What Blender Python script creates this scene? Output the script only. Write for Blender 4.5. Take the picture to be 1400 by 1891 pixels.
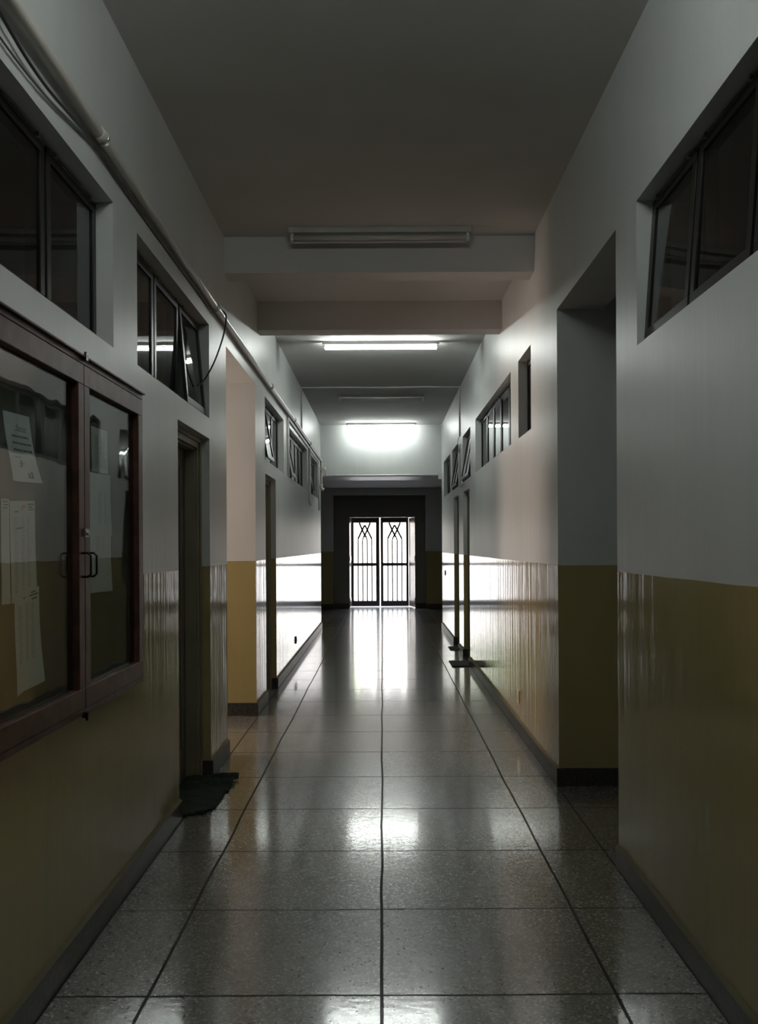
import bpy, math, random
from mathutils import Vector, Matrix
random.seed(7)
for o in list(bpy.data.objects): bpy.data.objects.remove(o)
S = bpy.context.scene
COL = S.collection
# ------------------------------------------------------------------ camera, world, lights, exposure
cd = bpy.data.cameras.new('camera'); cam = bpy.data.objects.new('camera', cd); COL.objects.link(cam)
cd.sensor_fit = 'VERTICAL'; cd.sensor_height = 24.0; cd.lens = 24.0 * 1750 / 1891
cd.shift_x = -6 / 1891; cd.shift_y = 62.5 / 1891
cd.clip_start = 0.05
cam.location = (0, 0, 1.55)
cam.rotation_euler = (Matrix.Rotation(math.radians(90), 3, 'X') @ Matrix.Rotation(-0.0052, 3, 'Z')).to_euler()
S.camera = cam
S.view_settings.view_transform = 'Standard'; S.view_settings.look = 'None'
S.view_settings.exposure = 0.0; S.view_settings.gamma = 1.0; S.view_settings.use_curve_mapping = False
W = bpy.data.worlds.new('world'); S.world = W; W.use_nodes = True
bg = W.node_tree.nodes['Background']; bg.inputs[1].default_value = 6.2
_n = W.node_tree.nodes.new; _l = W.node_tree.links.new
_tc = _n('ShaderNodeTexCoord'); _sx = _n('ShaderNodeSeparateXYZ'); _cr = _n('ShaderNodeValToRGB')
_l(_tc.outputs['Generated'], _sx.inputs[0]); _l(_sx.outputs['Z'], _cr.inputs[0]); _l(_cr.outputs[0], bg.inputs[0])
_cr.color_ramp.elements[0].position = 0.04; _cr.color_ramp.elements[0].color = (1.0, 0.95, 0.88, 1)
_cr.color_ramp.elements[1].position = 0.45; _cr.color_ramp.elements[1].color = (0.74, 0.82, 1.0, 1)
LAMP = 80.0          # radiance of the lit fluorescent tubes
LAMP_COL = (0.93, 1.0, 0.95)

def sun(name, rot, strength, col):
    l = bpy.data.lights.new(name, 'SUN'); l.energy = strength; l.color = col; l.angle = 0.02
    o = bpy.data.objects.new(name, l); COL.objects.link(o); o.rotation_euler = rot
def area(name, loc, rot, sx, sy, power, col, portal=False):
    l = bpy.data.lights.new(name, 'AREA'); l.shape = 'RECTANGLE'; l.size = sx; l.size_y = sy
    l.energy = power; l.color = col
    if portal: l.cycles.is_portal = True
    o = bpy.data.objects.new(name, l); COL.objects.link(o); o.location = loc; o.rotation_euler = rot
R90 = math.pi / 2
sun('sun', (math.radians(42), 0, math.radians(25)), 24.0, (1.0, 0.93, 0.82))
area('gate_sky_portal', (0, 24.6, 1.2), (-R90, 0, 0), 1.9, 2.5, 1, (1, 1, 1), True)
# warm daylight reaching the side passage through its own window
area('passage_daylight', (-5.35, 7.85, 1.9), (0, -R90, 0), 1.9, 1.4, 130, (1.0, 0.71, 0.56))

# ------------------------------------------------------------------ materials
def newmat(name):
    m = bpy.data.materials.new(name); m.use_nodes = True
    nt = m.node_tree; b = nt.nodes['Principled BSDF']
    return m, nt, b
def mat(name, col, rough=0.5, metal=0.0, var=0.12, scale=9.0, bump=0.0, spec=0.5):
    m, nt, b = newmat(name)
    N, Lk = nt.nodes.new, nt.links.new
    g = N('ShaderNodeNewGeometry'); n = N('ShaderNodeTexNoise'); n.inputs['Scale'].default_value = scale
    n.inputs['Detail'].default_value = 4
    Lk(g.outputs['Position'], n.inputs['Vector'])
    r = N('ShaderNodeMapRange'); r.inputs['From Min'].default_value = 0.3; r.inputs['From Max'].default_value = 0.7
    r.inputs['To Min'].default_value = 1 - var; r.inputs['To Max'].default_value = 1 + var
    Lk(n.outputs['Fac'], r.inputs['Value'])
    v = N('ShaderNodeVectorMath'); v.operation = 'SCALE'; v.inputs[0].default_value = col
    Lk(r.outputs[0], v.inputs['Scale']); Lk(v.outputs[0], b.inputs['Base Color'])
    b.inputs['Roughness'].default_value = rough; b.inputs['Metallic'].default_value = metal
    b.inputs['Specular IOR Level'].default_value = spec
    if bump:
        bp = N('ShaderNodeBump'); bp.inputs['Strength'].default_value = bump; bp.inputs['Distance'].default_value = 0.004
        Lk(n.outputs['Fac'], bp.inputs['Height']); Lk(bp.outputs[0], b.inputs['Normal'])
    return m

def wall_paint(name, upper=(0.575, 0.59, 0.585), lower=(0.345, 0.284, 0.13), line=1.419, gloss=0.095, sp=0.6, upr=0.41):
    m, nt, b = newmat(name)
    N, Lk = nt.nodes.new, nt.links.new
    g = N('ShaderNodeNewGeometry'); sx = N('ShaderNodeSeparateXYZ'); Lk(g.outputs['Position'], sx.inputs[0])
    wob = N('ShaderNodeTexNoise'); wob.inputs['Scale'].default_value = 2.5; Lk(g.outputs['Position'], wob.inputs['Vector'])
    wm = N('ShaderNodeMath'); wm.operation = 'MULTIPLY_ADD'; wm.inputs[1].default_value = 0.008; Lk(wob.outputs['Fac'], wm.inputs[0]); Lk(sx.outputs['Z'], wm.inputs[2])
    gt = N('ShaderNodeMath'); gt.operation = 'GREATER_THAN'; gt.inputs[1].default_value = line + 0.004; Lk(wm.outputs[0], gt.inputs[0])
    # dirt / hand variation
    d = N('ShaderNodeTexNoise'); d.inputs['Scale'].default_value = 1.7; d.inputs['Detail'].default_value = 7; d.inputs['Roughness'].default_value = 0.65
    mp = N('ShaderNodeMapping'); mp.inputs['Scale'].default_value = (1, 1, 0.35); Lk(g.outputs['Position'], mp.inputs['Vector']); Lk(mp.outputs[0], d.inputs['Vector'])
    r = N('ShaderNodeMapRange'); r.inputs['From Min'].default_value = 0.3; r.inputs['From Max'].default_value = 0.7
    r.inputs['To Min'].default_value = 0.93; r.inputs['To Max'].default_value = 1.05; Lk(d.outputs['Fac'], r.inputs['Value'])
    mx = N('ShaderNodeMix'); mx.data_type = 'RGBA'
    mx.inputs[6].default_value = (*lower, 1); mx.inputs[7].default_value = (*upper, 1); Lk(gt.outputs[0], mx.inputs[0])
    v = N('ShaderNodeVectorMath'); v.operation = 'SCALE'; Lk(mx.outputs[2], v.inputs[0]); Lk(r.outputs[0], v.inputs['Scale'])
    Lk(v.outputs[0], b.inputs['Base Color'])
    rr = N('ShaderNodeMapRange'); rr.inputs['To Min'].default_value = gloss; rr.inputs['To Max'].default_value = upr; Lk(gt.outputs[0], rr.inputs['Value'])
    Lk(rr.outputs[0], b.inputs['Roughness'])
    rs = N('ShaderNodeMapRange'); rs.inputs['To Min'].default_value = sp; rs.inputs['To Max'].default_value = sp * 0.6; Lk(gt.outputs[0], rs.inputs['Value'])
    Lk(rs.outputs[0], b.inputs['Specular IOR Level'])
    # brushed vertical streaks
    m2 = N('ShaderNodeMapping'); m2.inputs['Scale'].default_value = (9, 9, 0.55); Lk(g.outputs['Position'], m2.inputs['Vector'])
    n2 = N('ShaderNodeTexNoise'); n2.inputs['Scale'].default_value = 1.0; n2.inputs['Detail'].default_value = 5; n2.inputs['Roughness'].default_value = 0.55; Lk(m2.outputs[0], n2.inputs['Vector'])
    bp = N('ShaderNodeBump'); bp.inputs['Strength'].default_value = 1.0; bp.inputs['Distance'].default_value = 0.0031
    Lk(n2.outputs['Fac'], bp.inputs['Height']); Lk(bp.outputs[0], b.inputs['Normal'])
    return m

def floor_mat(name):
    m, nt, b = newmat(name)
    N, Lk = nt.nodes.new, nt.links.new
    def mth(op, a, bb=None, c=None):
        n = N('ShaderNodeMath'); n.operation = op
        for i, x in enumerate((a, bb, c)):
            if x is None: continue
            if isinstance(x, (int, float)): n.inputs[i].default_value = x
            else: Lk(x, n.inputs[i])
        return n.outputs[0]
    g = N('ShaderNodeNewGeometry'); sx = N('ShaderNodeSeparateXYZ'); Lk(g.outputs['Position'], sx.inputs[0])
    wb = N('ShaderNodeTexNoise'); wb.inputs['Scale'].default_value = 0.9; Lk(g.outputs['Position'], wb.inputs['Vector'])
    w = mth('MULTIPLY_ADD', wb.outputs['Fac'], 0.03, -0.015)
    x = mth('ADD', mth('MULTIPLY_ADD', sx.outputs['X'], 1 / 0.807, 0.01 / 0.807), w)
    y = mth('ADD', mth('MULTIPLY_ADD', sx.outputs['Y'], 1 / 0.773, -3.268 / 0.773), w)
    def dist(u): return mth('ABSOLUTE', mth('SUBTRACT', u, mth('ROUND', u)))
    gx = mth('LESS_THAN', dist(x), 0.0075); gy = mth('LESS_THAN', dist(y), 0.0075)
    gx2 = mth('LESS_THAN', mth('ABSOLUTE', mth('SUBTRACT', mth('ABSOLUTE', mth('ADD', sx.outputs['X'], 0.0125)), 1.1285)), 0.005)
    gr = mth('MAXIMUM', mth('MAXIMUM', gx, gy), gx2)
    cell = N('ShaderNodeCombineXYZ'); Lk(mth('FLOOR', x), cell.inputs[0]); Lk(mth('FLOOR', y), cell.inputs[1])
    wn = N('ShaderNodeTexWhiteNoise'); wn.noise_dimensions = '3D'; Lk(cell.outputs[0], wn.inputs['Vector'])
    vo = N('ShaderNodeTexVoronoi'); vo.inputs['Scale'].default_value = 130; Lk(g.outputs['Position'], vo.inputs['Vector'])
    cr = N('ShaderNodeValToRGB'); cr.color_ramp.interpolation = 'CONSTANT'
    e = cr.color_ramp.elements; e[0].position = 0; e[0].color = (0.145, 0.14, 0.122, 1)
    e[1].position = 0.55; e[1].color = (0.20, 0.194, 0.168, 1)
    for p, c in ((0.8, (0.29, 0.28, 0.245, 1)), (0.93, (0.42, 0.41, 0.36, 1)), (0.97, (0.07, 0.068, 0.06, 1))):
        q = e.new(p); q.color = c
    sc = N('ShaderNodeSeparateColor'); Lk(vo.outputs['Color'], sc.inputs[0]); Lk(sc.outputs[0], cr.inputs[0])
    tone = mth('MULTIPLY_ADD', wn.outputs['Value'], 0.22, 0.86)
    dn = N('ShaderNodeTexNoise'); dn.inputs['Scale'].default_value = 2.2; dn.inputs['Detail'].default_value = 6; Lk(g.outputs['Position'], dn.inputs['Vector'])
    tone = mth('MULTIPLY', tone, mth('MULTIPLY_ADD', dn.outputs['Fac'], 0.3, 0.84))
    v = N('ShaderNodeVectorMath'); v.operation = 'SCALE'; Lk(cr.outputs[0], v.inputs[0]); Lk(tone, v.inputs['Scale'])
    mx = N('ShaderNodeMix'); mx.data_type = 'RGBA'; Lk(gr, mx.inputs[0]); Lk(v.outputs[0], mx.inputs[6]); mx.inputs[7].default_value = (0.018, 0.017, 0.018, 1)
    Lk(mx.outputs[2], b.inputs['Base Color'])
    ro = 0.27
    Lk(mth('MULTIPLY_ADD', gr, -0.8, 0.85), b.inputs['Coat Weight']); b.inputs['Coat IOR'].default_value = 1.5
    b.inputs['Coat Roughness'].default_value = 0.10
    ro = mth('MULTIPLY_ADD', gr, 0.3, ro); Lk(ro, b.inputs['Roughness'])
    Lk(mth('MULTIPLY_ADD', gr, -0.4, 0.5), b.inputs['Specular IOR Level'])
    b2 = N('ShaderNodeTexNoise'); b2.inputs['Scale'].default_value = 26; b2.inputs['Detail'].default_value = 3; Lk(g.outputs['Position'], b2.inputs['Vector'])
    h = b2.outputs['Fac']
    bp = N('ShaderNodeBump'); bp.inputs['Strength'].default_value = 0.5; bp.inputs['Distance'].default_value = 0.0007
    Lk(h, bp.inputs['Height']); Lk(bp.outputs[0], b.inputs['Normal']); Lk(bp.outputs[0], b.inputs['Coat Normal'])
    return m

def skirting_mat(name):
    m, nt, b = newmat(name)
    N, Lk = nt.nodes.new, nt.links.new
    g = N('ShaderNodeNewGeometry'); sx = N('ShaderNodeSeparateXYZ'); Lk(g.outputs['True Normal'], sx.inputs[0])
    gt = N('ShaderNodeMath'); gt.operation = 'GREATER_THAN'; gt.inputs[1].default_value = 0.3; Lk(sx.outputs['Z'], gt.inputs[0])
    vo = N('ShaderNodeTexNoise'); vo.inputs['Scale'].default_value = 60; Lk(g.outputs['Position'], vo.inputs['Vector'])
    cr = N('ShaderNodeValToRGB'); e = cr.color_ramp.elements
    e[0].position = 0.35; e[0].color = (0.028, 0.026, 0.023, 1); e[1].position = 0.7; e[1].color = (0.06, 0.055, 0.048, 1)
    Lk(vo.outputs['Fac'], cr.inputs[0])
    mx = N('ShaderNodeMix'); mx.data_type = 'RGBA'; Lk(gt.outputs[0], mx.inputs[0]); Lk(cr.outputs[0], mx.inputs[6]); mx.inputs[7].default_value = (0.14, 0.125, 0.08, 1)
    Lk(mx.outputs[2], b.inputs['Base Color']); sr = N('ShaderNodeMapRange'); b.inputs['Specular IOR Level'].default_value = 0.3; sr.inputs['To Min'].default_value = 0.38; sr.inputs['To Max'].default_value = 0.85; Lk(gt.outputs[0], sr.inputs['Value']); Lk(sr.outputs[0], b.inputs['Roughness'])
    return m

def glass_mat(name, tint=(0.75, 0.8, 0.78), warp=0.0, ior=1.5, rough=0.015, streak=False):
    m, nt, b = newmat(name); nt.nodes.remove(b)
    N, Lk = nt.nodes.new, nt.links.new
    out = nt.nodes['Material Output']
    tr = N('ShaderNodeBsdfTransparent'); tr.inputs[0].default_value = (*tint, 1)
    gl = N('ShaderNodeBsdfGlossy'); gl.inputs['Roughness'].default_value = rough
    fr = N('ShaderNodeFresnel'); gb = N('ShaderNodeNewGeometry'); io = N('ShaderNodeMapRange'); io.inputs['To Min'].default_value = ior; io.inputs['To Max'].default_value = 1 / ior
    Lk(gb.outputs['Backfacing'], io.inputs['Value']); Lk(io.outputs[0], fr.inputs['IOR'])
    mx = N('ShaderNodeMixShader'); Lk(fr.outputs[0], mx.inputs[0]); Lk(tr.outputs[0], mx.inputs[1]); Lk(gl.outputs[0], mx.inputs[2])
    if warp:
        g = N('ShaderNodeNewGeometry'); n = N('ShaderNodeTexNoise'); n.inputs['Scale'].default_value = 5.0; n.inputs['Detail'].default_value = 1
        mp = N('ShaderNodeMapping'); mp.inputs['Scale'].default_value = (1, 1, 0.5)
        Lk(g.outputs['Position'], mp.inputs['Vector']); Lk(mp.outputs[0], n.inputs['Vector'])
        bp = N('ShaderNodeBump'); bp.inputs['Strength'].default_value = 1.0; bp.inputs['Distance'].default_value = warp
        Lk(n.outputs['Fac'], bp.inputs['Height']); Lk(bp.outputs[0], gl.inputs['Normal'])
    Lk(mx.outputs[0], out.inputs[0])
    return m
def emit_mat(name, col, strength):
    m, nt, b = newmat(name)
    b.inputs['Base Color'].default_value = (0.8, 0.8, 0.8, 1)
    b.inputs['Emission Color'].default_value = (*col, 1); b.inputs['Emission Strength'].default_value = strength
    return m

M = dict(
    wall=wall_paint('cream_and_ochre_wall_paint'),
    shade_wall=wall_paint('entrance_wall_painted_shade', (0.20, 0.19, 0.165), (0.20, 0.19, 0.165), gloss=0.4, sp=0.3, upr=0.5),  # shade under the entrance lintel, painted in as a darker wall colour
    ceiling=mat('ceiling_distemper', (0.60, 0.59, 0.575), 0.85, var=0.05, scale=1.2, spec=0.2),
    beam=mat('beam_distemper', (0.58, 0.565, 0.55), 0.7, var=0.04, scale=1.5, spec=0.3),
    floor=floor_mat('terrazzo_tiles'),
    skirt=skirting_mat('terrazzo_skirting'),
    alu=mat('dark_anodised_aluminium', (0.012, 0.011, 0.0105), 0.38, 0.0, 0.2, 30, 0, 0.3),
    hinge=mat('steel_fittings', (0.42, 0.40, 0.37), 0.3, 0.9),
    glass=glass_mat('window_glass', (0.45, 0.5, 0.48), 0.0006, 1.6),
    boardglass=glass_mat('notice_board_glass', (0.86, 0.9, 0.88), 0.0011, 1.5),
    wood=mat('worn_red_brown_wood', (0.072, 0.031, 0.022), 0.45, 0, 0.45, 14, 0.25, 0.35),
    darkwood=mat('inner_dark_wood', (0.03, 0.014, 0.010), 0.5, 0, 0.3, 20),
    backing=mat('dark_olive_board_backing', (0.075, 0.066, 0.05), 0.8, 0, 0.25, 5),
    black=mat('black_painted_metal', (0.012, 0.011, 0.011), 0.35, 0.3),
    door=mat('grey_green_door_paint', (0.10, 0.105, 0.085), 0.4, 0, 0.12, 5, 0.1),
    frame=mat('olive_door_frame_paint', (0.19, 0.175, 0.115), 0.38, 0, 0.12, 5, 0.1),
    pvc=mat('white_plastic_pipe', (0.52, 0.50, 0.46), 0.3, 0, 0.08, 6),
    conduit=mat('white_plastic_conduit', (0.60, 0.60, 0.58), 0.35, 0, 0.06, 6),
    cable=mat('dark_cable_sheath', (0.03, 0.028, 0.027), 0.5),
    greycable=mat('grey_cable_sheath', (0.12, 0.12, 0.12), 0.5),
    paper=mat('printer_paper', (0.72, 0.72, 0.74), 0.8, 0, 0.03, 6),
    ink=mat('printed_ink', (0.12, 0.12, 0.15), 0.7),
    faint=mat('faint_print', (0.42, 0.42, 0.46), 0.8),
    orange=mat('orange_print', (0.6, 0.22, 0.08), 0.8),
    mat=mat('dark_green_cloth', (0.022, 0.030, 0.024), 0.95, 0, 0.35, 40, 0.6, 0.2),
    rubber=mat('black_rubber_mat', (0.012, 0.012, 0.012), 0.8, 0, 0.2, 60, 0.3),
    housing=mat('enamelled_lamp_housing', (0.45, 0.44, 0.41), 0.35, 0, 0.06, 6),
    tube_off=mat('unlit_tube_glass', (0.50, 0.49, 0.45), 0.2, 0, 0.04, 6),
    tube_on=emit_mat('lit_tube', LAMP_COL, LAMP),
    tube_near=emit_mat('lit_tube_overhead', LAMP_COL, 66.0),
    iron=mat('painted_wrought_iron', (0.055, 0.042, 0.038), 0.45, 0.3, 0.15, 20),
    leaf_wood=mat('varnished_entrance_door', (0.20, 0.15, 0.115), 0.3, 0, 0.2, 5),
    marble=mat('pale_marble_sill', (0.7, 0.7, 0.7), 0.3, 0, 0.06, 6),
    ground=mat('sunlit_courtyard_concrete', (0.55, 0.53, 0.52), 0.8, 0, 0.08, 1.5),
    foliage=mat('tree_leaves', (0.16, 0.28, 0.05), 0.6, 0, 0.4, 3),
    bark=mat('tree_bark', (0.12, 0.08, 0.05), 0.9, 0, 0.3, 8),
    socket=mat('cream_switch_plate', (0.62, 0.54, 0.38), 0.4),
    socket_dark=mat('dark_socket_plate', (0.035, 0.03, 0.03), 0.4),
)

# ------------------------------------------------------------------ mesh helpers
ORG = {}
class MB:
    def __init__(s): s.v = []; s.f = []; s.sm = []
    def box(s, x0, x1, y0, y1, z0, z1):
        x0, x1 = min(x0, x1), max(x0, x1); y0, y1 = min(y0, y1), max(y0, y1); z0, z1 = min(z0, z1), max(z0, z1)
        n = len(s.v)
        s.v += [(x, y, z) for x in (x0, x1) for y in (y0, y1) for z in (z0, z1)]
        for q in ((0, 1, 3, 2), (4, 6, 7, 5), (0, 4, 5, 1), (2, 3, 7, 6), (0, 2, 6, 4), (1, 5, 7, 3)):
            s.f.append(tuple(n + i for i in q)); s.sm.append(False)
        return s
    def prism(s, poly, axis, a, b):
        """extrude a 2-D polygon along an axis"""
        n = len(s.v); k = len(poly)
        def P(p, t): return {'x': (t, p[0], p[1]), 'y': (p[0], t, p[1]), 'z': (p[0], p[1], t)}[axis]
        s.v += [P(p, a) for p in poly] + [P(p, b) for p in poly]
        s.f.append(tuple(range(n, n + k))[::-1]); s.f.append(tuple(range(n + k, n + 2 * k))); s.sm += [False, False]
        for i in range(k):
            j = (i + 1) % k; s.f.append((n + i, n + j, n + k + j, n + k + i)); s.sm.append(False)
        return s
    def tube(s, pts, r, seg=12, smooth_path=0):
        P = [Vector(p) for p in pts]
        if smooth_path:
            Q = []
            for i in range(len(P) - 1):
                p0 = P[max(i - 1, 0)]; p1 = P[i]; p2 = P[i + 1]; p3 = P[min(i + 2, len(P) - 1)]
                for k in range(smooth_path):
                    t = k / smooth_path
                    Q.append(0.5 * ((2 * p1) + (p2 - p0) * t + (2 * p0 - 5 * p1 + 4 * p2 - p3) * t * t + (3 * p1 - p0 - 3 * p2 + p3) * t ** 3))
            Q.append(P[-1]); P = Q
        n0 = len(s.v); up = None
        for i, p in enumerate(P):
            d = (P[min(i + 1, len(P) - 1)] - P[max(i - 1, 0)]).normalized()
            if up is None:
                up = Vector((0, 0, 1)) if abs(d.z) < 0.9 else Vector((1, 0, 0))
            a = (up - d * up.dot(d)).normalized(); bb = d.cross(a); up = a
            for k in range(seg):
                t = 2 * math.pi * k / seg
                s.v.append(tuple(p + a * (r * math.cos(t)) + bb * (r * math.sin(t))))
        for i in range(len(P) - 1):
            for k in range(seg):
                k2 = (k + 1) % seg
                s.f.append((n0 + i * seg + k, n0 + i * seg + k2, n0 + (i + 1) * seg + k2, n0 + (i + 1) * seg + k)); s.sm.append(True)
        s.f.append(tuple(range(n0, n0 + seg))[::-1]); s.sm.append(False)
        e = n0 + (len(P) - 1) * seg
        s.f.append(tuple(range(e, e + seg))); s.sm.append(False)
        return s
def build(name, mb, m, parent=None, origin=None, bevel=0.0, local=False):
    """link a mesh; mb holds world coordinates, origin is the object's world origin"""
    if origin is None:
        origin = ORG[parent.name] if parent else Vector((0, 0, 0))
    origin = Vector(origin)
    me = bpy.data.meshes.new(name)
    me.from_pydata([tuple(Vector(v) - origin) for v in mb.v], [], mb.f)
    me.polygons.foreach_set('use_smooth', mb.sm); me.update()
    me.materials.append(M[m])
    o = bpy.data.objects.new(name, me); COL.objects.link(o); ORG[o.name] = origin
    if parent:
        o.parent = parent; o.location = origin - ORG[parent.name]
    else: o.location = origin
    if bevel:
        b = o.modifiers.new('bevel', 'BEVEL'); b.width = bevel; b.segments = 2; b.limit_method = 'ANGLE'; b.angle_limit = math.radians(40)
    return o
def tag(o, label, cat, group=None, kind=None):
    o['label'] = label; o['category'] = cat
    if group: o['group'] = group
    if kind: o['kind'] = kind
    return o
def thing(name, loc, label, cat, group=None, kind=None):
    o = bpy.data.objects.new(name, None); COL.objects.link(o); o.location = loc; o.empty_display_size = 0.1
    ORG[o.name] = Vector(loc)
    return tag(o, label, cat, group, kind)
def rect_wall(mb, axis, t0, t1, a0, a1, z0, z1, holes):
    """slab between t0 and t1 on one axis, spanning a (other horizontal axis) and z, with rectangular holes"""
    A = sorted({a0, a1, *[h[0] for h in holes], *[h[1] for h in holes]}); A = [a for a in A if a0 <= a <= a1]
    Z = sorted({z0, z1, *[h[2] for h in holes], *[h[3] for h in holes]}); Z = [z for z in Z if z0 <= z <= z1]
    def solid(i, j):
        if i < 0 or j < 0 or i >= len(A) - 1 or j >= len(Z) - 1: return False
        ca = (A[i] + A[i + 1]) / 2; cz = (Z[j] + Z[j + 1]) / 2
        return not any(h[0] < ca < h[1] and h[2] < cz < h[3] for h in holes)
    idx = {}
    def V(t, a, z):
        k = (t, a, z)
        if k not in idx:
            idx[k] = len(mb.v); mb.v.append((t, a, z) if axis == 'x' else (a, t, z))
        return idx[k]
    flip = (axis == 'y')
    def F(*q):
        q = tuple(V(*p) for p in q); mb.f.append(q[::-1] if flip else q); mb.sm.append(False)
    for i in range(len(A) - 1):
        for j in range(len(Z) - 1):
            if not solid(i, j): continue
            a, b, c, d = A[i], A[i + 1], Z[j], Z[j + 1]
            F((t0, a, c), (t0, a, d), (t0, b, d), (t0, b, c)); F((t1, a, c), (t1, b, c), (t1, b, d), (t1, a, d))
            if not solid(i - 1, j): F((t0, a, c), (t1, a, c), (t1, a, d), (t0, a, d))
            if not solid(i + 1, j): F((t0, b, c), (t0, b, d), (t1, b, d), (t1, b, c))
            if not solid(i, j - 1): F((t0, a, c), (t0, b, c), (t1, b, c), (t1, a, c))
            if not solid(i, j + 1): F((t0, a, d), (t1, a, d), (t1, b, d), (t0, b, d))
    return mb

# ------------------------------------------------------------------ room shell
XL, XR, TH = 1.158, 1.131, 0.23
HC = 3.837
YB, YE, YF = -6.0, 17.9, 23.2
XO = 5.0
def st(o, label, cat): return tag(o, label, cat, kind='structure')
floor = st(build('floor', MB().box(-XO, XO, YB, 23.55, -0.15, 0), 'floor'), 'polished grey terrazzo floor tiles with dark joints running down the corridor', 'floor')
ceil = st(build('ceiling', MB().box(-XO, XO, YB, YE, HC, HC + 0.2), 'ceiling'), 'plain off-white ceiling above the corridor', 'ceiling')
st(build('ceiling_lobby', MB().box(-XO, XO, 18.95, 24.3, 2.97, 3.2), 'ceiling'), 'dark lower ceiling of the entrance lobby behind the end beam', 'ceiling')
WZL = (2.413, 3.043); WZR = (2.431, 3.068)
L_WIN = [(2.23, 4.10), (4.50, 6.37), (9.40, 11.20), (11.73, 14.65), (15.40, 17.10)]
R_WIN = [(2.35, 4.19), (7.17, 7.83), (8.29, 11.43), (12.10, 13.24), (14.04, 15.20), (15.65, 17.30)]
L_DOOR = [(5.38, 6.37, 2.275), (9.42, 10.33, 2.275)]
R_DOOR = [(12.26, 13.20, 2.293), (13.95, 14.93, 2.293)]
holesL = [(a, b, *WZL) for a, b in L_WIN] + [(a, b, -1, h) for a, b, h in L_DOOR] + [(7.06, 8.68, -1, 3.045)]
holesR = [(a, b, *WZR) for a, b in R_WIN] + [(a, b, -1, h) for a, b, h in R_DOOR] + [(4.56, 6.10, -1, 3.065)]
def HZ(h): return [(a, b, max(c, 0.0), d) for a, b, c, d in h]
st(build('wall_left', rect_wall(MB(), 'x', -XL - TH, -XL, YB, YE, 0, HC, HZ(holesL)), 'wall'), 'left corridor wall, off-white over glossy ochre paint', 'wall')
st(build('wall_right', rect_wall(MB(), 'x', XR, XR + TH, YB, YE, 0, HC, HZ(holesR)), 'wall'), 'right corridor wall, off-white over glossy ochre paint', 'wall')
st(build('wall_back', MB().box(-XO, XO, YB - 0.2, YB, 0, HC), 'wall'), 'wall closing the corridor behind the viewpoint', 'wall')
st(build('wall_left_outer', rect_wall(MB(), 'x', -XO - 0.2, -XO, YB - 0.2, 24.3, 0, HC, [(7.25, 8.5, 0.9, 2.8)]), 'wall'), 'outer wall of the rooms on the left', 'wall')
st(build('wall_right_outer', MB().box(XO, XO + 0.2, YB - 0.2, 24.3, 0, HC), 'wall'), 'outer wall of the rooms on the right', 'wall')
mb = MB().box(-XO, -XL - TH, 6.86, 7.06, 0, HC); mb.box(-XO, -XL - TH, 8.68, 8.88, 0, HC)
st(build('wall_left_passage', mb, 'wall'), 'warmly lit walls of the side passage opening on the left', 'wall')
st(build('ceiling_left_passage', MB().box(-XO, -XL - TH, 7.06, 8.68, 3.045, 3.2), 'ceiling'), 'pinkish lit ceiling of the left side passage', 'ceiling')
mb = MB().box(XR + TH + 0.07, XO, 4.36, 4.56, 0, HC); mb.box(XR + TH, XO, 6.10, 6.30, 0, HC); mb.box(XR + TH, XR + TH + 0.07, 4.36, 4.56, 0, HC)
mb.box(XR + TH, XR + TH + 0.07, 4.56, 6.10, 3.065, HC)
st(build('wall_right_passage', mb, 'wall'), 'unlit walls of the dark side passage opening on the right', 'wall')
# end of the corridor
mb = MB().box(-XO, -XL, YE - 0.2, YE, 0, HC)
mb = MB(); mb.box(-XO, -XL - TH, YE - 0.2, YE, 0, HC); mb.box(XR + TH, XO, YE - 0.2, YE, 0, HC)
st(build('wall_lobby_near', mb, 'wall'), 'walls closing the side rooms towards the lobby', 'wall')
st(build('wall_end', MB().box(-XO, XO, YE, 18.95, 2.86, HC), 'wall'), 'off-white drop wall at the corridor end above the lobby opening', 'wall')
tl = rect_wall(MB(), 'y', YF, 23.5, -XO, XO, 0, 2.97, [(-1.206, 1.074, 0, 2.80)])
st(build('wall_lobby_far', tl, 'wall'), 'lobby wall around the recessed entrance', 'wall')
st(build('wall_entrance', rect_wall(MB(), 'y', 23.5, 23.62, -1.6, 1.5, 0, 2.97, [(-0.815, 0.815, 0, 2.262)]), 'shade_wall'), 'wall surrounding the entrance doorway, lintel shade painted in as dark brown', 'wall')
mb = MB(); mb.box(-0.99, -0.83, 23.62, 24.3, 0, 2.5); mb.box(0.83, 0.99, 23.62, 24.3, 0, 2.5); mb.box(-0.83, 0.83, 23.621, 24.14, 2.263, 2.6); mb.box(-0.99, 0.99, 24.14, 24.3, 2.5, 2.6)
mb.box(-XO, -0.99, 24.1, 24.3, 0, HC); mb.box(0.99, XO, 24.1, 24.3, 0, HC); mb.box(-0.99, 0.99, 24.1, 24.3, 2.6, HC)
st(build('wall_porch', mb, 'shade_wall'), 'porch walls between the entrance doorway and the iron gate, with painted-in shade', 'wall')
# ceiling beams
st(build('trim_1', MB().box(-XL, XR, 7.0, 7.22, 3.57, HC), 'beam'), 'nearer concrete ceiling beam, lit bluish, behind the unlit lamp', 'ceiling beam')
st(build('trim_2', MB().box(-XL, XR, 8.85, 9.08, 3.57, HC), 'beam'), 'farther concrete ceiling beam in front of the first lit lamp', 'ceiling beam')
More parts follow.
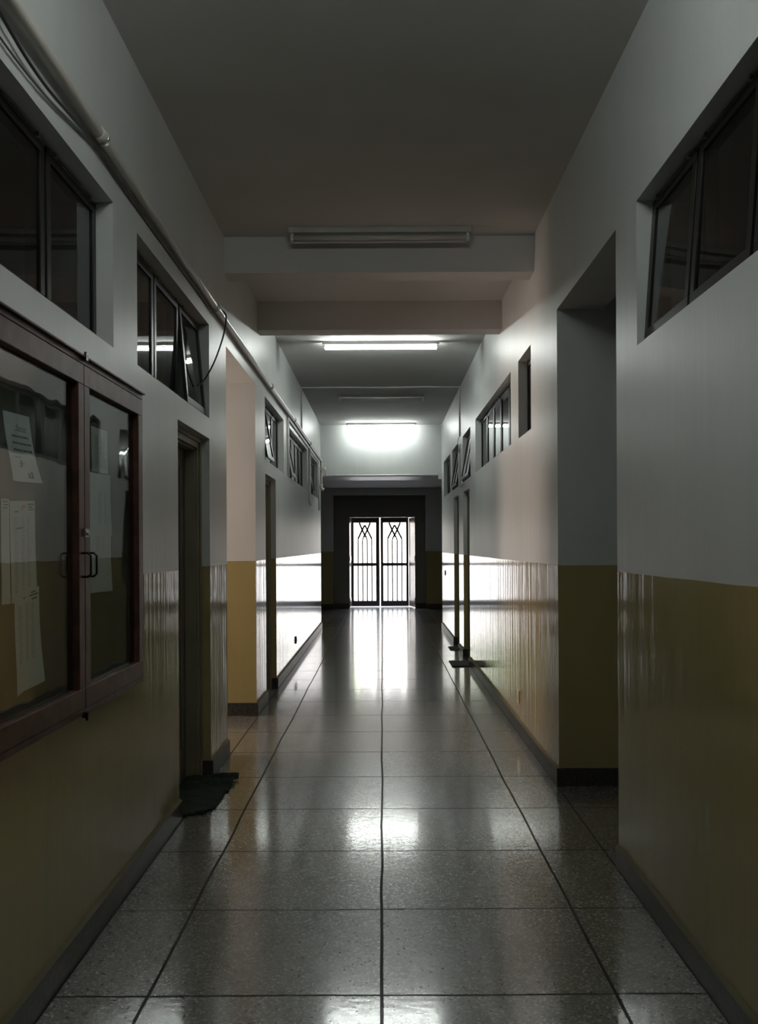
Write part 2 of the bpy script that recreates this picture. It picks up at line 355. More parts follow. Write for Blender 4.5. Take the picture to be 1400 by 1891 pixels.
# skirting
def skirt(mb, s, X, y0, y1, h=0.11):
    x0 = s * X; x1 = s * (X - 0.017); xm = s * (X - 0.015)
    mb.prism([(x0, 0), (x1, 0), (x1, h - 0.004), (x0, h + 0.006)] if s < 0 else [(x0, 0), (x0, h + 0.006), (x1, h - 0.004), (x1, 0)], 'y', y0, y1)
mb = MB()
for a, b in ((YB, 5.38), (6.37, 7.06), (8.68, 9.42), (10.33, YE)): skirt(mb, -1, XL, a, b, 0.115)
mb.box(-XL - 0.07, -XL + 0.017, 6.353, 6.37, 0, 0.115); mb.box(-XL - 0.07, -XL + 0.017, 10.313, 10.33, 0, 0.115)
mb.box(-XO, -XL + 0.017, 8.663, 8.68, 0, 0.12)
st(build('baseboard_left', mb, 'skirt'), 'dark terrazzo skirting along the left wall', 'baseboard')
mb = MB()
for a, b in ((YB, 4.56), (6.10, 12.26), (13.20, 13.95), (14.93, YE)): skirt(mb, 1, XR, a, b, 0.105)
mb.box(XR - 0.017, XO, 6.083, 6.10, 0, 0.115)
mb.box(XR - 0.017, XR + 0.07, 13.183, 13.2, 0, 0.105); mb.box(XR - 0.017, XR + 0.07, 14.913, 14.93, 0, 0.105)
st(build('baseboard_right', mb, 'skirt'), 'dark terrazzo skirting along the right wall', 'baseboard')
mb = MB(); mb.box(-XO, -1.206, 23.183, YF, 0, 0.13); mb.box(1.074, XO, 23.183, YF, 0, 0.13); mb.box(-1.206, -0.83, 23.483, 23.5, 0, 0.13); mb.box(0.83, 1.074, 23.483, 23.5, 0, 0.13)
st(build('baseboard_lobby', mb, 'skirt'), 'dark skirting in the entrance lobby', 'baseboard')
st(build('trim_3', MB().box(-0.83, 0.83, 23.55, 24.4, -0.1, 0.004), 'marble'), 'bright stone doorsill under the iron gate', 'doorsill')

# ------------------------------------------------------------------ outside
st(build('courtyard_ground', MB().box(-30, 30, 24.4, 90, -0.1, -0.01), 'ground'), 'overexposed sunlit ground outside the gate', 'ground')
tr = thing('leafy_tree', (-2.7, 36, 0), 'green tree glimpsed through the top left corner of the gate', 'tree')
mb = MB().tube([(-2.7, 36, 0), (-2.65, 36, 1.2), (-2.75, 36.1, 2.6)], 0.12, 10, 4)
build('trunk', mb, 'bark', tr)
mb = MB()
for i in range(1500):
    a = random.random() * 6.283; u = random.uniform(-1, 1); rr = random.random() ** 0.4
    c = Vector((-2.7 + 1.95 * rr * math.cos(a) * math.sqrt(1 - u * u), 36 + 1.5 * rr * math.sin(a) * math.sqrt(1 - u * u), 3.3 + 1.35 * rr * u))
    d1 = Vector((random.gauss(0, 1), random.gauss(0, 1), random.gauss(0, 1))).normalized(); d2 = d1.orthogonal().normalized()
    n = len(mb.v); sz = 0.13
    mb.v += [tuple(c - d1 * sz), tuple(c + d2 * sz * 0.5), tuple(c + d1 * sz), tuple(c - d2 * sz * 0.5)]
    mb.f.append((n, n + 1, n + 2, n + 3)); mb.sm.append(False)
o = build('foliage', mb, 'foliage', tr)

# ------------------------------------------------------------------ high windows
ORD = {}
def make_window(num, s, y0, y1, zz, nsash, opens, label):
    X = (XL if s < 0 else XR) + 0.092
    z0, z1 = zz
    w = thing('window_%d' % num, (s * X, (y0 + y1) / 2, z0), label, 'window', None, 'structure')
    fw, fd = 0.035, 0.05
    mb = MB()
    e = 0.002
    mb.box(s * X, s * (X + fd), y0 + e, y1 - e, z1 - fw, z1 - e); mb.box(s * X, s * (X + fd), y0 + e, y1 - e, z0 + e, z0 + fw)
    mb.box(s * X, s * (X + fd), y0 + e, y0 + fw, z0 + fw, z1 - fw); mb.box(s * X, s * (X + fd), y1 - fw, y1 - e, z0 + fw, z1 - fw)
    p = (y1 - y0) / nsash
    for k in range(1, nsash):
        mb.box(s * X, s * (X + fd), y0 + k * p - 0.018, y0 + k * p + 0.018, z0 + fw, z1 - fw)
    build('window_frame', mb, 'alu', w, bevel=0.002)
    for k in range(nsash):
        a = y0 + k * p + (0.012); b = y0 + (k + 1) * p - 0.012
        zt, zb = z1 - 0.014, z0 + 0.014
        hinge = Vector((s * (X - 0.004), (a + b) / 2, zt))
        xf, xb = s * (X - 0.022), s * (X - 0.002)
        pw = 0.043
        mb = MB(); mb.box(xf, xb, a, b, zt - pw, zt); mb.box(xf, xb, a, b, zb, zb + pw)
        mb.box(xf, xb, a, a + pw, zb + pw, zt - pw); mb.box(xf, xb, b - pw, b, zb + pw, zt - pw)
        mb.box(s * (X - 0.026), xf, a + 0.01, b - 0.01, zt - 0.012, zt - 0.004)
        sa = build('sash', mb, 'alu', w, origin=hinge, bevel=0.0025)
        g = MB().box(s * (X - 0.014), s * (X - 0.009), a + pw - 0.004, b - pw + 0.004, zb + pw - 0.004, zt - pw + 0.004)
        build('glass_pane', g, 'glass', sa)
        for ha in (a + 0.07, b - 0.09):
            build('hinge', MB().box(s * (X - 0.034), s * (X - 0.022), ha, ha + 0.02, zt - 0.012, zt + 0.004), 'hinge', sa)
        sa.rotation_euler = (0, s * opens[k], 0)
    return w
make_window(1, -1, *L_WIN[0], WZL, 3, [0, 0, 0], 'dark high window above the notice board, sashes shut')
make_window(2, -1, *L_WIN[1], WZL, 3, [0, 0, 0.085], 'dark high window over the nearest left door, last sash tilted open, lamp reflected in it')
make_window(3, -1, *L_WIN[2], WZL, 3, [0.165, 0, 0], 'high window just past the lit left passage, above the second left door')
make_window(4, -1, *L_WIN[3], WZL, 5, [0.19, 0.0, 0, 0, 0], 'long high window of many sashes far along the left wall')
make_window(5, -1, *L_WIN[4], WZL, 3, [0.19, 0.1, 0], 'farthest high window on the left wall, beside the bent pipes')
make_window(6, 1, *R_WIN[0], WZR, 3, [0.07, 0.07, 0.07], 'large dark high window nearest on the right wall, tilted slightly open')
make_window(7, 1, *R_WIN[1], WZR, 1, [0], 'narrow single high window on the right wall after the dark passage')
make_window(8, 1, *R_WIN[2], WZR, 5, [0, 0, 0, 0, 0.0], 'long high window on the right wall with the lamp mirrored in its panes')
make_window(9, 1, *R_WIN[3], WZR, 2, [0.17, 0.17], 'open tilted high window above the nearer far right door')
make_window(10, 1, *R_WIN[4], WZR, 2, [0.17, 0.17], 'open tilted high window above the farther right door')
make_window(11, 1, *R_WIN[5], WZR, 3, [0, 0.03, 0.0], 'farthest high window on the right wall, next to the end drop wall')
# passage window (source of the warm daylight)
w = thing('window_12', (-XO - 0.1, 7.875, 0.9), 'window at the far end of the left passage', 'window', None, 'structure')
mb = MB(); 
for a, b, c, d in ((7.25, 8.5, 0.9, 0.96), (7.25, 8.5, 2.74, 2.8), (7.25, 7.31, 0.96, 2.74), (8.44, 8.5, 0.96, 2.74), (7.85, 7.9, 0.96, 2.74)): mb.box(-XO - 0.13, -XO - 0.07, a, b, c, d)
build('window_frame', mb, 'frame', w)

# ------------------------------------------------------------------ side doors
def make_door(num, s, y0, y1, h, label):
    X = XL if s < 0 else XR
    d = thing('door_%d' % num, (s * (X + 0.1), (y0 + y1) / 2, 0), label, 'door', None, 'structure')
    e = 0.002
    mb = MB()
    fx0, fx1 = s * (X + 0.066), s * (X + 0.165)
    mb.box(fx0, fx1, y0 + e, y0 + 0.07, 0.001, h - e); mb.box(fx0, fx1, y1 - 0.07, y1 - e, 0.001, h - e); mb.box(fx0, fx1, y0 + 0.07, y1 - 0.07, h - 0.07, h - e)
    # moulded beads
    mb.box(s * (X + 0.054), fx0, y0 + e, y0 + 0.03, 0.001, h - e); mb.box(s * (X + 0.054), fx0, y1 - 0.03, y1 - e, 0.001, h - e); mb.box(s * (X + 0.054), fx0, y0 + 0.03, y1 - 0.03, h - 0.03, h - e)
    mb.box(fx0 + s * 0.02, fx1 - s * 0.01, y0 + 0.07, y0 + 0.082, 0.001, h - 0.07); mb.box(fx0 + s * 0.02, fx1 - s * 0.01, y1 - 0.082, y1 - 0.07, 0.001, h - 0.07)
    mb.box(fx0 + s * 0.02, fx1 - s * 0.01, y0 + 0.07, y1 - 0.07, h - 0.082, h - 0.07)
    build('door_frame', mb, 'frame', d, bevel=0.004)
    xa, xb = s * (X + 0.155), s * (X + 0.195)
    a, b, zt = y0 + 0.084, y1 - 0.084, h - 0.085
    mb = MB().box(s * (X + 0.163), xb, a, b, 0.012, zt)
    for (p, q, r, t) in ((a, a + 0.11, 0.012, zt), (b - 0.11, b, 0.012, zt), (a + 0.11, b - 0.11, 0.012, 0.24), (a + 0.11, b - 0.11, 0.95, 1.08), (a + 0.11, b - 0.11, zt - 0.12, zt)):
        mb.box(xa, s * (X + 0.163), p, q, r, t)
    lf = build('door_leaf', mb, 'door', d, bevel=0.002)
    hd = MB().tube([(xa, a + 0.06, 1.02), (xa - s * 0.045, a + 0.06, 1.02), (xa - s * 0.045, a + 0.16, 1.02)], 0.008, 8)
    hd.box(xa - s * 0.004, xa, a + 0.04, a + 0.08, 0.94, 1.08)
    build('door_handle', hd, 'hinge', lf)
make_door(1, -1, *L_DOOR[0], 'grey-green door nearest on the left, recessed beside the notice board')
make_door(2, -1, *L_DOOR[1], 'grey-green door on the left just past the lit side passage')
make_door(3, 1, *R_DOOR[0], 'nearer of the two far doors on the right wall')
make_door(4, 1, *R_DOOR[1], 'farther of the two far doors on the right wall')

# entrance: wooden leaves folded outwards and iron gate
d = thing('door_5', (0, 23.62, 0), 'open wooden entrance doors folded back beside the gate', 'door', None, 'structure')
for xa, xb, yb in ((-0.812, -0.785, 24.14), (0.812, 0.675, 24.14)):
    s = 1 if xa > 0 else -1; t = 0.035
    P = [(xa, 23.52), (xb, yb), (xb + s * t, yb), (xa + s * 0.001, 23.62)]
    mb = MB().prism(P, 'z', 0.02, 2.255)
    lf = build('door_leaf', mb, 'leaf_wood', d, bevel=0.003)
    dv = Vector((xb - xa, yb - 23.52, 0)).normalized(); nn = Vector((-s * dv.y, s * dv.x, 0)) * 0.008
    mb = MB()
    for (t0, t1, z0, z1) in ((0.02, 0.60, 1.17, 1.30), (0.02, 0.60, 0.03, 0.25), (0.02, 0.60, 2.12, 2.25)):
        p = Vector((xa, 23.52, 0)) + dv * t0; q = Vector((xa, 23.52, 0)) + dv * t1
        mb.prism([(p.x, p.y), (q.x, q.y), (q.x + nn.x, q.y + nn.y), (p.x + nn.x, p.y + nn.y)], 'z', z0, z1)
    build('door_rail', mb, 'leaf_wood', lf)
def bar(mb, x0, z0, x1, z1, y, w=0.032, dpt=0.014):
    a = Vector((x0, 0, z0)); b = Vector((x1, 0, z1)); dd = (b - a).normalized(); n = Vector((-dd.z, 0, dd.x)) * w / 2
    P = [a - n, b - n, b + n, a + n]
    mb.prism([(p.x, p.z) for p in P], 'y', y - dpt / 2, y + dpt / 2)
GY = 24.2; K = GY / 1750
def px(u): return (u - 706) * K
def pz(v): return 1.55 - (v - 1008) * K
for gi, (u0, u1, a0, a1, lab) in enumerate(((648.4, 700.9, 653.4, 694.3, 'left leaf of the dark wrought iron gate against the daylight'), (702.9, 754.6, 707.9, 750.0, 'right leaf of the dark wrought iron gate against the daylight'))):
    g = thing('iron_gate', (px((u0 + u1) / 2), GY, 0.01), lab, 'gate', 'iron gate leaves')
    mb = MB(); y0, y1 = GY - 0.025, GY + 0.025
    mb.box(px(u0), px(a0), y0, y1, pz(1119.3), 2.46); mb.box(px(a1), px(u1), y0, y1, pz(1119.3), 2.46)
    mb.box(px(a0), px(a1), y0, y1, pz(965.2), 2.46); mb.box(px(a0), px(a1), y0, y1, pz(1045), pz(1039.5)); mb.box(px(a0), px(a1), y0, y1, pz(1119.3), pz(1109.4))
    build('gate_frame', mb, 'iron', g, bevel=0.003)
    X = lambda f: px(a0 + (a1 - a0) * f)      # fraction of the opening width
    F = [0.195, 0.40, 0.605, 0.815]
    for f in F:
        mb = MB(); bar(mb, X(f), pz(1109.4), X(f), pz(1045), GY); build('gate_bar', mb, 'iron', g)
    zb = pz(1039.5)
    for pts in (([(F[0], 1039.5), (F[0], 995), (0.385, 978.5), (0.50, 969.5)]), ([(F[3], 1039.5), (F[3], 995), (0.615, 978.5), (0.50, 969.5)]),
                ([(F[1], 1039.5), (F[1], 997), (0.43, 992.5), (0.50, 988), (0.615, 978.5), (0.745, 965.2)]), ([(F[2], 1039.5), (F[2], 997), (0.57, 992.5), (0.50, 988), (0.385, 978.5), (0.255, 965.2)])):
        mb = MB()
        for (f0, v0), (f1, v1) in zip(pts, pts[1:]): bar(mb, X(f0), pz(v0), X(f1), pz(v1), GY, 0.044 if v1 < 990 else 0.032)
        build('gate_bar', mb, 'iron', g)
    if gi == 0:
        mb = MB().box(px(698), px(700.4), GY - 0.06, GY - 0.025, pz(1060), pz(1043)); build('latch', mb, 'iron', g)

# ------------------------------------------------------------------ ceiling lamps
def make_lamp(y, lit, label, twin=False):
    x0, x1 = -0.66, 0.65
    zc = HC
    t = thing('ceiling_light', (-0.005, y, zc), label, 'ceiling light', 'fluorescent ceiling lights')
    mb = MB(); h = 0.038
    mb.prism([(y - 0.035, zc - h * 0.4), (y - 0.028, zc - h), (y + 0.028, zc - h), (y + 0.035, zc - h * 0.4), (y + 0.035, zc), (y - 0.035, zc)], 'x', x0, x1)
    build('housing', mb, 'housing', t, bevel=0.002)
    zt = zc - 0.07
    mb = MB().tube([(x0 + 0.03, y, zt), (x1 - 0.03, y, zt)], 0.0185, 16)
    build('tube', mb, ('tube_near' if y < 5 else 'tube_on') if lit else 'tube_off', t)
    for xx in (x0 + 0.012, x1 - 0.012 - 0.022):
        mb = MB().box(xx, xx + 0.022, y - 0.016, y + 0.016, zt - 0.022, zc - h); hh = build('end_holder', mb, 'housing' if lit else 'conduit', t, bevel=0.003)
    return t
make_lamp(2.5, True, 'lit fluorescent ceiling lamp above the viewpoint')
make_lamp(6.82, False, 'large unlit fluorescent ceiling lamp, nearest in view, just before the first beam')
make_lamp(10.6, True, 'lit fluorescent ceiling lamp just past the second beam')
make_lamp(14.4, False, 'small unlit fluorescent ceiling lamp between the two lit ones')
make_lamp(17.62, True, 'lit fluorescent ceiling lamp close to the end drop wall')

# ------------------------------------------------------------------ pipes and cables
XP = -1.125
pipe = [(-3.0, 3.235), (3.33, 3.214), (3.82, 3.203), (6.44, 3.179), (9.63, 3.176), (12.17, 3.171), (14.78, 3.155), (17.45, 3.134)]
t = thing('drain_pipe', (XP, 3.8, 3.2), 'long white plastic pipe running along the left wall under the ceiling', 'pipe')
build('pipe_run', MB().tube([(XP, y, z) for y, z in pipe] , 0.0245, 20), 'pvc', t)
for (y, z), (ya, za), (yb, zb) in [(pipe[i], pipe[i - 1], pipe[i + 1]) for i in range(2, 7)]:
    dd = Vector((0, yb - ya, zb - za)).normalized()
    a = Vector((XP, y, z)) - dd * 0.05; b = Vector((XP, y, z)) + dd * 0.03
    build('coupling', MB().tube([a, b], 0.0285, 20), 'pvc', t)
    mb = MB().tube([(XP - 0.031, y, z - 0.040), (XP - 0.01, y, z - 0.036)] + [(XP + 0.030 * math.cos(q), y, z + 0.030 * math.sin(q)) for q in [math.radians(k) for k in range(-90, 91, 15)]] + [(XP - 0.01, y, z + 0.036), (XP - 0.031, y, z + 0.040)], 0.0032, 6)
    build('clamp', mb, 'hinge', t)
# elbow and down pipe at the end
t = thing('down_pipe', (XP, 17.5, 2.7), 'white pipe elbow dropping at the far end of the left wall', 'pipe')
build('pipe_run', MB().tube([(XP, 17.45, 3.134), (XP + 0.0, 17.56, 3.125), (XP, 17.6, 3.08), (XP, 17.6, 2.66)], 0.024, 14, 4), 'pvc', t)
build('tee', MB().tube([(XP, 17.5, 2.99), (XP, 17.72, 2.99)], 0.034, 14), 'pvc', t)
build('tee', MB().tube([(XP - 0.03, 17.6, 2.985), (XP + 0.075, 17.6, 2.985)], 0.018, 12), 'pvc', t)
build('valve_handle', MB().tube([(XP + 0.07, 17.6, 3.02), (XP + 0.075, 17.6, 2.85)], 0.010, 8), 'hinge', t)
build('elbow', MB().tube([(XP, 17.6, 2.70), (XP, 17.6, 2.63), (XP + 0.035, 17.62, 2.60)], 0.030, 14, 4), 'pvc', t)
# conduits
def conduit(pts, r, label, m='conduit', group=None, name='conduit', cat='conduit', sp=0):
    o = build(name, MB().tube(pts, r, 10, sp), m); return tag(o, label, cat, group)
xc = -XL + 0.014
conduit([(xc, 11.62, 2.41), (xc, 11.62, 3.12), (xc, 17.3, 3.085)], 0.013, 'slim white conduit round the top of the long left window below the pipe')
conduit([(xc, 14.98, 3.09), (xc, 14.98, 2.235), (xc + 0.03, 14.98, 2.205)], 0.022, 'white conduit dropping between the two farthest left windows with a hooked end')
conduit([(xc, 17.2, 3.06), (xc, 17.2, 2.2)], 0.012, 'thin conduit falling beside the farthest left window')
conduit([(-XL + 0.012, 13.6, 3.20), (-XL + 0.012, 13.57, HC - 0.014), (-0.6, 13.55, HC - 0.016), (0.0, 13.52, HC - 0.028), (0.6, 13.55, HC - 0.016), (XR - 0.012, 13.57, HC - 0.014), (XR - 0.012, 13.62, 3.12)], 0.011, 'thin white conduit crossing the ceiling between the lit lamps and down both walls')
conduit([(XR - 0.012, 13.62, 3.12), (XR - 0.03, 13.7, 3.06), (XR - 0.012, 13.8, 2.95), (XR - 0.02, 13.6, 2.88), (XR - 0.01, 13.55, 3.0)], 0.004, 'thin cable looped on the right wall beside the tilted window', 'greycable', name='cable', cat='cable', sp=5)
conduit([(XR - 0.008, 13.60, 2.95), (XR - 0.008, 13.60, 2.50), (XR - 0.012, 13.45, 2.38), (XR - 0.012, 13.1, 2.40)], 0.004, 'thin cable below the open right windows above the far doors', 'greycable', name='cable', cat='cable', sp=4)
conduit([(-XL + 0.02, YE - 0.015, 2.88), (XR - 0.02, YE - 0.015, 2.88)], 0.014, 'white conduit across the bottom edge of the end drop wall')
build_e = build('junction_box', MB().box(XR - 0.07, XR, YE - 0.06, YE - 0.001, 2.80, 2.93), 'conduit', bevel=0.004)
tag(build_e, 'small white box at the right end of the drop wall', 'junction box')
conduit([(-1.14, 2.2, 3.20), (-1.14, 2.6, 3.185), (-1.14, 2.85, 3.155), (-1.14, 3.05, 3.130), (-1.14, 3.25, 3.125), (-1.14, 3.5, 3.142), (-1.142, 3.82, 3.165), (-1.148, 4.2, 3.155), (-1.15, 4.6, 3.152), (-1.15, 5.6, 3.15), (-1.15, 6.4, 3.148)], 0.0055, 'dark cable slung under the white pipe above the near left windows', 'cable', name='cable', cat='cable', sp=5)
conduit([(-1.148, 2.2, 3.12), (-1.148, 2.55, 3.10), (-1.148, 2.85, 3.094), (-1.148, 3.05, 3.092), (-1.148, 3.3, 3.105), (-1.148, 3.6, 3.14), (-1.148, 3.8, 3.16)], 0.004, 'thinner grey cable sagging lowest at the near end of the pipe', 'greycable', name='cable', cat='cable', sp=5)
conduit([(-1.15, 6.42, 3.2), (-1.125, 6.55, 3.206), (-1.093, 6.66, 3.185), (-1.092, 6.67, 3.14), (-1.10, 6.64, 3.05), (-1.11, 6.5, 2.91), (-1.125, 6.34, 2.77), (-1.16, 6.2, 2.64), (-1.185, 6.10, 2.585)], 0.0055, 'dark cable hanging from the pipe into the tilted left window sash', 'cable', name='cable', cat='cable', sp=5)

# ------------------------------------------------------------------ notice board
XF = -1.09
nb = thing('notice_board', (-XL, 3.45, 0.93), 'glazed brown wooden notice board with two doors on the left wall', 'notice board')
y0, y1, z0, z1 = 2.60, 4.335, 0.937, 2.245
mb = MB(); xb, xf = -XL + 0.001, XF - 0.004
mb.box(xb, xf, y0, y1, z1 - 0.022, z1); mb.box(xb, xf, y0, y1, z0, z0 + 0.022); mb.box(xb, xf, y0, y0 + 0.022, z0 + 0.022, z1 - 0.022); mb.box(xb, xf, y1 - 0.022, y1, z0 + 0.022, z1 - 0.022)
mb.box(xb, xf + 0.012, y0 - 0.008, y1 + 0.006, z1, z1 + 0.008)
build('frame', mb, 'wood', nb, bevel=0.002)
build('backing', MB().box(-XL + 0.0005, -XL + 0.003, y0 + 0.022, y1 - 0.022, z0 + 0.022, z1 - 0.022), 'backing', nb)
for a, b, hy, lab in ((y0 + 0.025, 3.471, 3.440, 'left'), (3.477, y1 - 0.025, 3.510, 'right')):
    zb, zt = z0 + 0.025, z1 - 0.026; sw = 0.062; rw = 0.074; x0, x1 = XF - 0.028, XF
    mb = MB(); mb.box(x0, x1, a, b, zb, zb + rw); mb.box(x0, x1, a, b, zt - rw, zt); mb.box(x0, x1, a, a + sw, zb + rw, zt - rw); mb.box(x0, x1, b - sw, b, zb + rw, zt - rw)
    dr = build('door', mb, 'wood', nb, bevel=0.0025)
    g = MB().box(XF - 0.027, XF - 0.023, a + sw - 0.005, b - sw + 0.005, zb + rw - 0.005, zt - rw + 0.005)
    build('glass_pane', g, 'boardglass', dr)
    hz0, hz1 = 1.443, 1.529
    build('handle', MB().tube([(XF - 0.002, hy, hz0), (XF + 0.022, hy, hz0), (XF + 0.032, hy, hz0 + 0.010), (XF + 0.032, hy, hz1 - 0.010), (XF + 0.022, hy, hz1), (XF - 0.002, hy, hz1)], 0.0042, 10), 'black', dr)
mb = MB().box(XF, XF + 0.008, 3.455, 3.497, 1.588, 1.618); mb.tube([(XF, 3.474, 1.603), (XF + 0.016, 3.474, 1.603)], 0.009, 12)
build('lock', mb, 'hinge', nb)
for z, dz in ((z1, 0.012), (z0, -0.012)):
    mb = MB().box(XF - 0.01, XF + 0.012, 3.462, 3.488, z - 0.01, z + 0.01); mb.tube([(XF, 3.474, z - 0.008), (XF + 0.006, 3.474, z + dz * 1.8)], 0.005, 8)
    build('latch', mb, 'black', nb)
def paper(c, label, off=0.004, curl=0.012, rows=None):
    """c: top-near, top-far, bottom-far, bottom-near as (y, z)"""
    nx, nz = 6, 10; mb = MB(); base = -XL + off
    def pt(u, v, dx=0.0):
        ta = Vector(c[0]).lerp(Vector(c[1]), u); ba = Vector(c[3]).lerp(Vector(c[2]), u); p = ta.lerp(ba, v)
        x = base + curl * (v ** 2) * (0.6 + 0.4 * math.sin(5 * u + 3 * v)) + curl * 0.25 * u * u + dx
        return (x, p.x, p.y)
    for lay in (0.0, 0.0006):
        n = len(mb.v)
        for j in range(nz + 1):
            for i in range(nx + 1): mb.v.append(pt(i / nx, j / nz, lay))
        for j in range(nz):
            for i in range(nx):
                q = (n + j * (nx + 1) + i, n + j * (nx + 1) + i + 1, n + (j + 1) * (nx + 1) + i + 1, n + (j + 1) * (nx + 1) + i)
                mb.f.append(q if lay else q[::-1]); mb.sm.append(True)
    slots = ['paper', 'ink', 'faint', 'orange']; midx = [0] * len(mb.f)
    def marks(name, L, m):
        q = mb
        for (ua, ub, va, vb) in L:
            n = len(q.v)
            for k in range(5):
                u = ua + (ub - ua) * k / 4
                q.v += [pt(u, va, 0.0014), pt(u, vb, 0.0014)]
            for k in range(4): q.f.append((n + 2 * k, n + 2 * k + 1, n + 2 * k + 3, n + 2 * k + 2)); q.sm.append(False); midx.append(slots.index(m))
    for nm, L, m in (rows or []): marks(nm, L, m)
    p = build('paper', mb, 'paper', origin=(base, c[3][0], c[3][1])); tag(p, label, 'paper', 'papers pinned in the notice board')
    for m in slots[1:]: p.data.materials.append(M[m])
    p.data.polygons.foreach_set('material_index', midx)
    return p
def textrow(u0, u1, v, h, wmin=0.03, wmax=0.09):
    L = []; u = u0
    while u < u1:
        w_ = random.uniform(wmin, wmax); L.append((u, min(u + w_, u1), v, v + h)); u += w_ + 0.018
    return L
def listrows(cols, v0, v1, step, h):
    L = []; v = v0
    while v < v1:
        for a, b in cols: L.append((a, a + (b - a) * random.uniform(0.6, 1), v, v + h))
        v += step
    return L
rows1 = [('printed_text', textrow(0.22, 0.85, 0.32, 0.028) + textrow(0.22, 0.92, 0.42, 0.028) + textrow(0.22, 0.92, 0.52, 0.028) + textrow(0.22, 0.5, 0.63, 0.016) + [(0.36, 0.56, 0.245, 0.253)], 'ink'),
         ('signature', [(0.45, 0.52, 0.68, 0.78), (0.40, 0.60, 0.72, 0.735), (0.38, 0.48, 0.76, 0.775), (0.64, 0.70, 0.86, 0.93), (0.62, 0.78, 0.925, 0.94), (0.72, 0.78, 0.84, 0.93)], 'ink')]
P1 = paper([(2.88, 1.969), (3.081, 1.975), (3.145, 1.763), (2.927, 1.758)], 'tilted notice sheet with a heading, pinned highest behind the left glass door', 0.006, 0.02, rows1)
# heading word on the notice
fc = bpy.data.curves.new('heading_text', 'FONT'); fc.body = 'Notice'; fc.size = 0.030
fo = bpy.data.objects.new('heading_text', fc); COL.objects.link(fo)
bpy.context.view_layer.update()
me = bpy.data.meshes.new_from_object(fo.evaluated_get(bpy.context.evaluated_depsgraph_get())); COL.objects.unlink(fo); bpy.data.objects.remove(fo)
me.materials.clear(); me.materials.append(M['ink'])
ho = bpy.data.objects.new('heading_text', me); COL.objects.link(ho); ho.parent = P1
ho.location = Vector((-XL + 0.0135, 2.965, 1.918)) - ORG[P1.name]; ho.rotation_euler = (R90, 0, R90)
lc = [(0.12, 0.32), (0.42, 0.58), (0.64, 0.8)]
paper([(2.872, 1.70), (2.932, 1.70), (2.93, 1.377), (2.868, 1.377)], 'narrow sheet on the far left of the board, cut off by the picture edge', 0.003, 0.004, [('handwriting', [(0.2, 0.8, 0.02, 0.03), (0.3, 0.9, 0.05, 0.06), (0.2, 0.7, 0.08, 0.09)], 'ink')])
paper([(2.937, 1.695), (3.144, 1.705), (3.145, 1.409), (2.939, 1.375)], 'long list sheet with handwriting and an orange mark, behind the left glass door', 0.004, 0.006,
      [('printed_list', listrows(lc, 0.16, 0.92, 0.022, 0.008), 'faint'), ('handwriting', [(0.68, 0.95, 0.03, 0.045), (0.72, 0.9, 0.06, 0.075), (0.7, 0.97, 0.09, 0.1), (0.15, 0.32, 0.10, 0.115), (0.2, 0.5, 0.27, 0.285)], 'ink'), ('orange_mark', [(0.45, 0.62, 0.045, 0.07), (0.45, 0.49, 0.07, 0.10)], 'orange')])
paper([(2.961, 1.404), (3.160, 1.422), (3.168, 1.105), (2.952, 1.085)], 'lowest long list sheet hanging below the others behind the left door', 0.008, 0.016,
      [('printed_list', listrows(lc, 0.14, 0.72, 0.02, 0.008), 'faint'), ('handwriting', [(0.65, 0.85, 0.03, 0.045), (0.6, 0.95, 0.06, 0.075), (0.68, 0.9, 0.10, 0.115), (0.35, 0.4, 0.06, 0.08)], 'ink')])
paper([(3.765, 2.034), (3.982, 2.036), (3.979, 1.856), (3.765, 1.853)], 'greyish printed sheet at the top behind the right glass door', 0.003, 0.004, [('printed_list', listrows([(0.2, 0.45), (0.55, 0.9)], 0.2, 0.9, 0.05, 0.012), 'ink')])
paper([(3.70, 1.846), (4.026, 1.855), (4.022, 1.60), (3.70, 1.595)], 'pale list sheet in the middle behind the right glass door', 0.003, 0.006, [('printed_list', listrows([(0.45, 0.62), (0.7, 0.85)], 0.3, 0.8, 0.03, 0.012), 'faint')])
paper([(3.70, 1.605), (4.014, 1.609), (4.009, 1.366), (3.70, 1.370)], 'pale blank-bottomed sheet lowest behind the right glass door', 0.006, 0.008, [('printed_list', listrows([(0.35, 0.55), (0.6, 0.75)], 0.05, 0.3, 0.04, 0.014), 'faint')])

# ------------------------------------------------------------------ small fittings
def plate(s, y, z, w, h, m, label, name='wall_socket'):
    X = (XL if s < 0 else XR)
    t = thing(name, (s * X, y, z - h / 2), label, 'socket')
    build('plate', MB().box(s * (X - 0.012), s * (X - 0.0005), y - w / 2, y + w / 2, z - h / 2, z + h / 2), m, t, bevel=0.003)
    mb = MB().box(s * (X - 0.017), s * (X - 0.012), y - w * 0.12, y + w * 0.12, z - h * 0.2, z + h * 0.2); build('switch_rocker', mb, m, t)
plate(-1, 12.6, 0.305, 0.075, 0.095, 'socket_dark', 'small dark socket low on the shining part of the left wall')
plate(1, 7.87, 0.292, 0.08, 0.105, 'socket', 'cream socket low on the ochre right wall')
plate(1, 17.0, 1.06, 0.07, 0.09, 'socket_dark', 'tiny dark plate at the far end of the right wall')

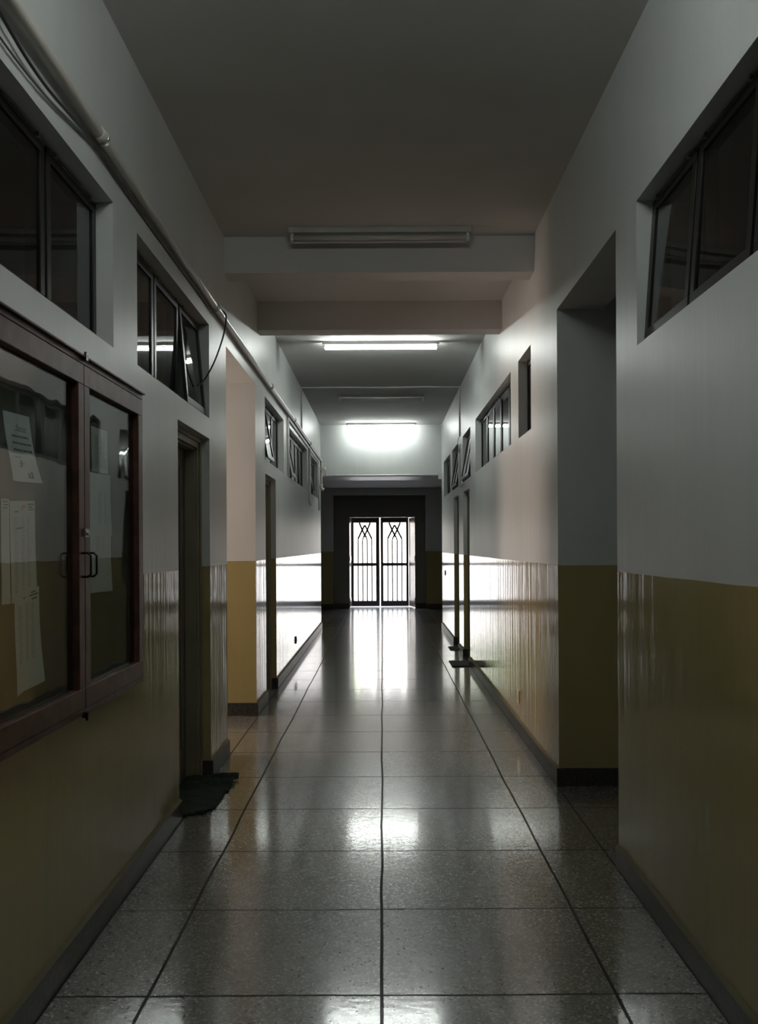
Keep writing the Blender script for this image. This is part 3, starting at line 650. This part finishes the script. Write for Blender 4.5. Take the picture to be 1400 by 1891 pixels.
# ------------------------------------------------------------------ floor mats
def rumpled(name, outline, amp, m, label, folds, thick=0.006, base=0.004, N=46):
    ys = [p[1] for p in outline]; xs = [p[0] for p in outline]; x0, x1, y0, y1 = min(xs), max(xs), min(ys), max(ys)
    def inside(x, y):
        c = False; n = len(outline)
        for i in range(n):
            a, b = outline[i], outline[i - 1]
            if (a[1] > y) != (b[1] > y) and x < (b[0] - a[0]) * (y - a[1]) / (b[1] - a[1]) + a[0]: c = not c
        return c
    mb = MB(); idx = {}; NX = N // 2
    def H(x, y):
        h = amp * (0.5 + 0.5 * math.sin(x * 31 + y * 17) * math.sin(y * 23 - x * 9))
        for fx, fy, fa, fr in folds:
            h += fa * math.exp(-((y - fy - (x - fx) * 0.35) / fr) ** 2)
        return base + h
    for j in range(N + 1):
        for i in range(NX + 1):
            x = x0 + (x1 - x0) * i / NX; y = y0 + (y1 - y0) * j / N
            idx[i, j] = len(mb.v); mb.v.append((x, y, H(x, y)))
    used = set()
    for j in range(N):
        for i in range(NX):
            cx = x0 + (x1 - x0) * (i + 0.5) / NX; cy = y0 + (y1 - y0) * (j + 0.5) / N
            if inside(cx, cy):
                mb.f.append((idx[i, j], idx[i + 1, j], idx[i + 1, j + 1], idx[i, j + 1])); mb.sm.append(True)
    us = sorted({i for f in mb.f for i in f}); rm = {o: n for n, o in enumerate(us)}
    mb.v = [mb.v[i] for i in us]; mb.f = [tuple(rm[i] for i in f) for f in mb.f]
    o = build(name, mb, m, origin=((x0 + x1) / 2, (y0 + y1) / 2, 0))
    so = o.modifiers.new('thickness', 'SOLIDIFY'); so.thickness = thick; so.offset = -0.6
    return tag(o, label, 'mat')
rumpled('floor_cloth', [(-1.30, 5.42), (-1.17, 5.43), (-1.10, 5.46), (-1.03, 5.50), (-1.00, 5.60), (-0.995, 5.75), (-0.99, 5.95), (-0.975, 6.1), (-0.985, 6.2), (-0.965, 6.33), (-1.0, 6.36), (-1.12, 6.345), (-1.30, 6.34)], 0.006, 'mat',
        'crumpled dark green cloth mat on the floor at the nearest left door', [(-1.0, 6.2, 0.030, 0.05), (-1.0, 6.34, 0.035, 0.03), (-1.05, 5.52, 0.012, 0.04)])
rumpled('door_mat', [(0.885, 12.1), (1.18, 12.1), (1.20, 12.3), (1.20, 12.72), (0.885, 12.72)], 0.002, 'rubber', 'black doormat on the floor before the nearer far right door', [(1.0, 12.13, 0.006, 0.05)], 0.012)
rumpled('door_mat', [(1.0, 14.0), (1.15, 14.0), (1.15, 14.5), (1.0, 14.5)], 0.002, 'rubber', 'small black mat on the floor before the farthest right door', [], 0.012)
